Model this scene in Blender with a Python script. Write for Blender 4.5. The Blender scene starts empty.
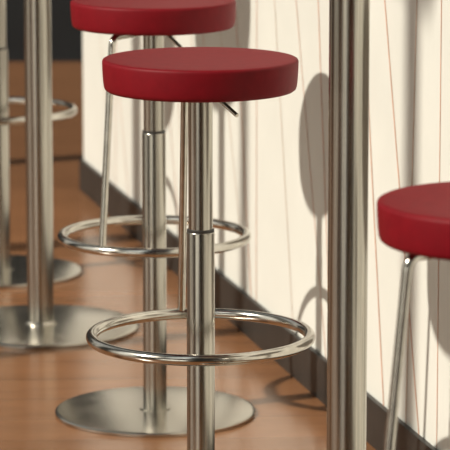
import bpy, bmesh, math, random
from mathutils import Vector, Matrix
random.seed(11)
S=bpy.context.scene
try: S.view_settings.view_transform='Standard'
except Exception: pass

# ---------- materials ----------
def newmat(name):
    m=bpy.data.materials.new(name); m.use_nodes=True
    nt=m.node_tree; return m,nt,nt.nodes['Principled BSDF']
def simple(name,col,rough=.5,metal=0,noise=0,nscale=20,bump=0,spec=.5):
    m,nt,b=newmat(name)
    b.inputs['Base Color'].default_value=(*col,1); b.inputs['Roughness'].default_value=rough
    b.inputs['Metallic'].default_value=metal; b.inputs['Specular IOR Level'].default_value=spec
    if noise or bump:
        tc=nt.nodes.new('ShaderNodeTexCoord'); n=nt.nodes.new('ShaderNodeTexNoise')
        n.inputs['Scale'].default_value=nscale; n.inputs['Detail'].default_value=5
        nt.links.new(tc.outputs['Object'],n.inputs['Vector'])
        if noise:
            r=nt.nodes.new('ShaderNodeValToRGB')
            r.color_ramp.elements[0].position=.3; r.color_ramp.elements[1].position=.7
            r.color_ramp.elements[0].color=(*[c*(1-noise) for c in col],1)
            r.color_ramp.elements[1].color=(*[min(1,c*(1+noise)) for c in col],1)
            nt.links.new(n.outputs['Fac'],r.inputs['Fac']); nt.links.new(r.outputs['Color'],b.inputs['Base Color'])
        if bump:
            bp=nt.nodes.new('ShaderNodeBump'); bp.inputs['Strength'].default_value=bump; bp.inputs['Distance'].default_value=.002
            nt.links.new(n.outputs['Fac'],bp.inputs['Height']); nt.links.new(bp.outputs['Normal'],b.inputs['Normal'])
    return m
def steel(name,col,r0,r1,vec,streak=0):
    m,nt,b=newmat(name)
    b.inputs['Metallic'].default_value=1
    tc=nt.nodes.new('ShaderNodeTexCoord'); mp=nt.nodes.new('ShaderNodeMapping'); mp.inputs['Scale'].default_value=vec
    n=nt.nodes.new('ShaderNodeTexNoise'); n.inputs['Scale'].default_value=6; n.inputs['Detail'].default_value=3
    mr=nt.nodes.new('ShaderNodeMapRange'); mr.inputs['To Min'].default_value=r0; mr.inputs['To Max'].default_value=r1
    nt.links.new(tc.outputs['Object'],mp.inputs['Vector']); nt.links.new(mp.outputs['Vector'],n.inputs['Vector'])
    nt.links.new(n.outputs['Fac'],mr.inputs['Value']); nt.links.new(mr.outputs['Result'],b.inputs['Roughness'])
    r=nt.nodes.new('ShaderNodeValToRGB'); k=.12+streak
    r.color_ramp.elements[0].position=.35; r.color_ramp.elements[1].position=.65
    r.color_ramp.elements[0].color=(*[c*(1-k) for c in col],1); r.color_ramp.elements[1].color=(*[c*(1+k*.6) for c in col],1)
    nt.links.new(n.outputs['Fac'],r.inputs['Fac']); nt.links.new(r.outputs['Color'],b.inputs['Base Color'])
    return m
M_steel=steel('brushed_steel',(.47,.45,.40),.18,.27,(45,45,.6),.08)
M_disc=steel('satin_steel',(.55,.525,.47),.18,.28,(3,3,3),-.06)
M_chrome=steel('polished_steel',(.60,.575,.52),.12,.20,(8,8,8))
M_black=simple('black_plastic',(.03,.027,.024),.4)
M_red=simple('red_seat',(.175,.0016,.0068),.55,0,.08,60,.08,.22)
M_board=simple('baseboard_brown',(.028,.025,.022),.45,0,.2,15)
M_dark=simple('dark_wall',(.006,.008,.010),.8,0,.3,3)
M_line_r=simple('stripe_red',(.60,.32,.22),.6,0,.2,30)
M_line_g=simple('stripe_grey',(.60,.46,.37),.6,0,.2,30)
M_wall=simple('white_panel',(.735,.735,.68),.5,0,.03,5)
M_top=simple('table_laminate',(.5,.5,.47),.4,0,.05,9)
M_blocker=simple('blocker_cloth',(.10,.09,.08),.8,0,.1,9)  # cover of the added, unseen sun blocker

def wood():
    m,nt,b=newmat('plank_floor')
    N=nt.nodes.new; L=nt.links.new
    tc=N('ShaderNodeTexCoord'); mp=N('ShaderNodeMapping'); mp.inputs['Rotation'].default_value=(0,0,math.radians(-3)); mp.inputs['Location'].default_value=(.5,.03,0)
    L(tc.outputs['Object'],mp.inputs['Vector'])
    br=N('ShaderNodeTexBrick'); br.offset=.37; br.inputs['Scale'].default_value=1
    br.inputs['Brick Width'].default_value=1.9; br.inputs['Row Height'].default_value=.19
    br.inputs['Mortar Size'].default_value=.0015; br.inputs['Mortar Smooth'].default_value=.3
    br.inputs['Color1'].default_value=(.255,.118,.053,1); br.inputs['Color2'].default_value=(.295,.138,.063,1)
    br.inputs['Mortar'].default_value=(.17,.080,.040,1)
    L(mp.outputs['Vector'],br.inputs['Vector'])
    m2=N('ShaderNodeMapping'); m2.inputs['Scale'].default_value=(1.6,6,1); L(mp.outputs['Vector'],m2.inputs['Vector'])
    n=N('ShaderNodeTexNoise'); n.inputs['Scale'].default_value=2.2; n.inputs['Detail'].default_value=6; n.inputs['Roughness'].default_value=.6
    n.inputs['Distortion'].default_value=.6
    L(m2.outputs['Vector'],n.inputs['Vector'])
    r=N('ShaderNodeValToRGB'); r.color_ramp.elements[0].position=.3; r.color_ramp.elements[0].color=(.82,.80,.78,1)
    r.color_ramp.elements[1].position=.72; r.color_ramp.elements[1].color=(1.06,1.05,1.04,1)
    L(n.outputs['Fac'],r.inputs['Fac'])
    mx=N('ShaderNodeMixRGB'); mx.blend_type='MULTIPLY'; mx.inputs[0].default_value=1
    L(br.outputs['Color'],mx.inputs[1]); L(r.outputs['Color'],mx.inputs[2]); L(mx.outputs[0],b.inputs['Base Color'])
    b.inputs['Roughness'].default_value=.2
    bp=N('ShaderNodeBump'); bp.inputs['Strength'].default_value=.08; bp.inputs['Distance'].default_value=.002
    L(n.outputs['Fac'],bp.inputs['Height']); L(bp.outputs['Normal'],b.inputs['Normal'])
    return m
M_floor=wood()

# ---------- mesh helpers ----------
def obj(name,bm,mat,parent=None,smooth=True,loc=None):
    me=bpy.data.meshes.new(name); bmesh.ops.recalc_face_normals(bm,faces=bm.faces[:]); bm.to_mesh(me); bm.free()
    o=bpy.data.objects.new(name,me); S.collection.objects.link(o); me.materials.append(mat)
    if smooth:
        for p in me.polygons: p.use_smooth=True
        e=o.modifiers.new('es','EDGE_SPLIT'); e.split_angle=math.radians(38)
    if parent: o.parent=parent
    if loc is not None: o.location=loc
    return o
def lathe(name,prof,mat,parent,n=96):
    bm=bmesh.new(); rings=[]
    for r,z in prof:
        if r<1e-6: rings.append([bm.verts.new((0,0,z))])
        else: rings.append([bm.verts.new((r*math.cos(2*math.pi*i/n),r*math.sin(2*math.pi*i/n),z)) for i in range(n)])
    for a,b in zip(rings,rings[1:]):
        for i in range(n):
            j=(i+1)%n
            if len(a)==1 and len(b)==1: continue
            if len(a)==1: bm.faces.new((a[0],b[i],b[j]))
            elif len(b)==1: bm.faces.new((a[i],a[j],b[0]))
            else: bm.faces.new((a[i],a[j],b[j],b[i]))
    return obj(name,bm,mat,parent)
def tube(name,pts,rad,mat,parent,closed=False,n=20):
    pts=[Vector(p) for p in pts]; bm=bmesh.new(); rings=[]; N=len(pts)
    up=None
    for k,p in enumerate(pts):
        a=pts[(k-1)%N] if (closed or k>0) else p; b=pts[(k+1)%N] if (closed or k<N-1) else p
        t=(b-a).normalized()
        if up is None:
            up=Vector((0,0,1)) if abs(t.z)<.9 else Vector((1,0,0))
        s=t.cross(up).normalized(); u=s.cross(t).normalized(); up=u
        rings.append([bm.verts.new(p+rad*(math.cos(2*math.pi*i/n)*s+math.sin(2*math.pi*i/n)*u)) for i in range(n)])
    seq=list(zip(rings,rings[1:]))+([(rings[-1],rings[0])] if closed else [])
    for a,b in seq:
        for i in range(n):
            j=(i+1)%n; bm.faces.new((a[i],a[j],b[j],b[i]))
    if not closed: bm.faces.new(rings[0]); bm.faces.new(rings[-1])
    return obj(name,bm,mat,parent)
def bez(p0,p1,p2,n=8):
    p0,p1,p2=map(Vector,(p0,p1,p2))
    return [(1-t)**2*p0+2*t*(1-t)*p1+t*t*p2 for t in [i/n for i in range(n+1)]]
def box(name,lo,hi,mat,parent=None,mtx=None,bev=0):
    bm=bmesh.new(); bmesh.ops.create_cube(bm,size=1)
    for v in bm.verts: v.co=Vector([lo[i]+(v.co[i]+.5)*(hi[i]-lo[i]) for i in range(3)])
    if bev: bmesh.ops.bevel(bm,geom=bm.edges[:],offset=bev,segments=2,affect='EDGES')
    if mtx: bm.transform(mtx)
    return obj(name,bm,mat,parent,smooth=False)
def empty(name,loc):
    e=bpy.data.objects.new(name,None); e.empty_display_size=.1; e.location=loc; S.collection.objects.link(e); return e

# ---------- bar stool ----------
def stool(x,y,zt=.912,ring_z=.40,collar=.61,rod_ang=0,lev_ang=0):
    e=empty('bar_stool',(x,y,0))
    R=.1795
    zb=zt-.058
    prof=[(0,zt-.002),(.09,zt-.0015),(.14,zt-.0007),(.170,zt),(.1755,zt-.0005),(.1780,zt-.0018),(.1792,zt-.004),(R,zt-.007),
          (.1790,zt-.022),(.1778,zt-.040),(.1766,zt-.050),(.175,zt-.055),(.171,zb),(0,zb)]
    lathe('seat',prof,M_red,e,128)
    lathe('seat_plate',[(0,zb+.001),(.11,zb+.001),(.11,zb-.004),(.040,zb-.006),(.028,zb-.012),(0,zb-.012)],M_black,e,64)
    lathe('upper_post',[(0,zb-.005),(.0225,zb-.005),(.0225,collar-.02),(0,collar-.02)],M_steel,e,64)
    lathe('collar',[(0,collar+.003),(.0236,collar+.003),(.0254,collar+.0015),(.0254,collar-.004),(0,collar-.004)],M_black,e,64)
    lathe('lower_post',[(0,collar-.001),(.0238,collar-.001),(.0256,collar-.003),(.026,collar-.005),(.026,.012),(0,.012)],M_steel,e,64)
    lathe('base_disc',[(0,.0145),(.034,.0145),(.034,.0120),(.214,.0105),(.219,.0095),(.2215,.007),(.2215,.001),(.219,0),(0,0)],M_disc,e,128)
    rr=.2025; n=96
    tube('foot_ring',[(rr*math.cos(2*math.pi*i/n),rr*math.sin(2*math.pi*i/n),ring_z) for i in range(n)],.0105,M_chrome,e,True,24)
    c,s=math.cos(rod_ang),math.sin(rod_ang); rt=.158
    pts=[(c*.04,s*.04,zb-.008),(c*.10,s*.10,zb-.008)]+bez((c*(rt-.02),s*(rt-.02),zb-.008),(c*rt,s*rt,zb-.008),(c*(rt+.002),s*(rt+.002),zb-.03))+[(c*rr,s*rr,ring_z)]
    tube('ring_rod',pts,.0075,M_chrome,e)
    c,s=math.cos(lev_ang),math.sin(lev_ang)
    tube('height_lever',[(c*.03,s*.03,zb-.008),(c*.05,s*.05,zb-.012),(c*.10,s*.10,zb-.037)],.004,M_chrome,e,n=12)
    return e
stool(-.045,5.441,.921,.402,.602,rod_ang=math.radians(101),lev_ang=math.radians(-48))
stool(-.155,6.472,.919,.400,.632,rod_ang=math.radians(180+57.8),lev_ang=math.radians(-52))
stool(.393,4.158,.880,.385,.60,rod_ang=math.radians(180+28.5),lev_ang=math.radians(-20))
stool(-.614,8.07,.93,.45,.62,rod_ang=math.radians(65),lev_ang=math.radians(200))

def table(x,y):
    e=empty('bar_table',(x,y,0))
    lathe('pedestal_post',[(0,1.14),(.0335,1.14),(.0335,.013),(0,.013)],M_steel,e,96)
    lathe('base_disc',[(0,.022),(.04,.022),(.042,.016),(.236,.0115),(.2415,.010),(.2445,.007),(.2445,.001),(.242,0),(0,0)],M_disc,e,128)
    lathe('top_plate',[(0,1.141),(.09,1.141),(.09,1.132),(0,1.132)],M_black,e,64)
    lathe('table_top',[(0,1.17),(.294,1.17),(.30,1.165),(.30,1.146),(.294,1.14),(0,1.14)],M_top,e,128)
table(-.462,7.36)
table(.205,4.92)

# ---------- wall ----------
ang=math.atan2(.686,2.88)    # wall runs away from viewer and to the left
P0=Vector((.224,6.546,0))
du=Vector((-math.sin(ang),math.cos(ang),0)); dn=Vector((math.cos(ang),math.sin(ang),0))
W=Matrix(((du.x,dn.x,0,P0.x),(du.y,dn.y,0,P0.y),(0,0,1,0),(0,0,0,1)))  # local: u along wall, n into wall, z
U0,U1=-4.5,2.96
wall=box('wall_right',(U0,.012,0),(U1,.14,2.4),M_wall,None,W)
box('baseboard_right',(U0,0,0),(U1+.012,.0125,.1),M_board,None,W,.001)
bm=bmesh.new(); bm2=bmesh.new()
def strip(b,u0,z0,u1,z1,w):
    vs=[b.verts.new(W@Vector((a,.0112,z))) for a,z in ((u0-w/2,z0),(u0+w/2,z0),(u1+w/2,z1),(u1-w/2,z1))]
    b.faces.new(vs)
u=-3.0; k=0
while u<2.8:
    lean=random.uniform(.10,.45) if random.random()<.85 else random.uniform(-.12,.03)
    w=random.uniform(.004,.007)
    strip(bm if k%3!=1 else bm2,u-lean*.75,.1,u+lean*.75,1.6,w)
    u+=random.uniform(.15,.24); k+=1
for b,nm,mt in ((bm,'stripe_red',M_line_r),(bm2,'stripe_grey',M_line_g)):
    obj(nm,b,mt,wall,False)

# floor and far wall
box('floor',(-7,-6,-.05),(6,14,0),M_floor)
box('wall_back',(-7,12.7,0),(6,12.8,3),M_dark)

# added unseen sun blocker on posts, behind the viewpoint: shades the near floor
blk_near=empty('added_sun_blocker',(-4.0,-1.3,0))
box('blocker_panel',(-2.9,-3.6,2.95),(2.9,3.6,3.0),M_blocker,blk_near)
for i,(px,py) in enumerate(((-2.8,-3.5),(2.8,-3.5),(-2.8,3.5))):
    lathe('blocker_post_%d'%(i+1),[(0,2.96),(.05,2.96),(.05,0),(0,0)],M_dark,blk_near,32).location=(px,py,0)
# added unseen posts and beam at left, to streak floor and wall with shadow
blk_left=empty('added_shadow_frame',(-2.6,6.5,0))
for i,(py,wd) in enumerate(((-1.95,.035),(-.42,.03),(1.0,.045),(2.6,.04))):
    box('blocker_post_%d'%(i+1),(-wd,py-wd,0),(wd,py+wd,3.62),M_dark,blk_left)
box('blocker_beam',(-.05,-2.1,3.6),(.05,2.8,3.7),M_dark,blk_left)

# ---------- light ----------
d=Vector((.357,.17,-.31)).normalized()
sl=bpy.data.lights.new('sun','SUN'); sl.energy=4.4; sl.angle=math.radians(1.1); sl.color=(1,.93,.81)
so=bpy.data.objects.new('sun',sl); S.collection.objects.link(so); so.rotation_euler=d.to_track_quat('-Z','Y').to_euler(); so.location=(-4,-2,5)
w=bpy.data.worlds.new('world'); S.world=w; w.use_nodes=True; nt=w.node_tree; bg=nt.nodes['Background']
NN=nt.nodes.new; LL=nt.links.new
tc=NN('ShaderNodeTexCoord'); sp=NN('ShaderNodeSeparateXYZ'); LL(tc.outputs['Generated'],sp.inputs[0])
def ramp(st):
    r=NN('ShaderNodeValToRGB'); cr=r.color_ramp
    cr.elements[0].position=st[0][0]; cr.elements[0].color=(*st[0][1],1)
    cr.elements[1].position=st[-1][0]; cr.elements[1].color=(*st[-1][1],1)
    for p,c in st[1:-1]:
        e=cr.elements.new(p); e.color=(*c,1)
    return r
mr=NN('ShaderNodeMapRange'); mr.inputs['From Min'].default_value=-1; LL(sp.outputs['Z'],mr.inputs['Value'])
rz=ramp([(.40,(.10,.08,.06)),(.47,(.6,.57,.5)),(.6,(1,.97,.9)),(.75,(.75,.77,.77)),(1,(.3,.33,.35))]); LL(mr.outputs['Result'],rz.inputs['Fac'])
at=NN('ShaderNodeMath'); at.operation='ARCTAN2'; LL(sp.outputs['Y'],at.inputs[0]); LL(sp.outputs['X'],at.inputs[1])
ma=NN('ShaderNodeMapRange'); ma.inputs['From Min'].default_value=-math.pi; ma.inputs['From Max'].default_value=math.pi; LL(at.outputs[0],ma.inputs['Value'])
def g(v): return (v,v*.98,v*.93)
ra=ramp([(0,g(1.3)),(.05,g(1.3)),(.07,g(.05)),(.13,g(.04)),(.15,g(2.4)),(.20,g(2.4)),(.22,g(.03)),(.31,g(.03)),(.33,g(.9)),(.37,g(.8)),(.39,g(.03)),(.62,g(.03)),(.80,g(.03)),(.84,g(.8)),(.9,g(.8)),(.92,g(.05)),(.96,g(.05)),(1,g(1.3))])
LL(ma.outputs['Result'],ra.inputs['Fac'])
mx=NN('ShaderNodeMixRGB'); mx.blend_type='MULTIPLY'; mx.inputs[0].default_value=1
LL(rz.outputs['Color'],mx.inputs[1]); LL(ra.outputs['Color'],mx.inputs[2]); LL(mx.outputs[0],bg.inputs['Color'])
bg.inputs['Strength'].default_value=.85

# ---------- camera ----------
cd=bpy.data.cameras.new('camera'); cd.sensor_width=36; cd.lens=240
cam=bpy.data.objects.new('camera',cd); S.collection.objects.link(cam)
cam.location=(0,0,1.6); cam.rotation_euler=(math.radians(90)-math.atan(545/3000),0,0)
cd.clip_end=100; cd.dof.use_dof=True; cd.dof.focus_distance=5.4; cd.dof.aperture_fstop=10
S.camera=cam
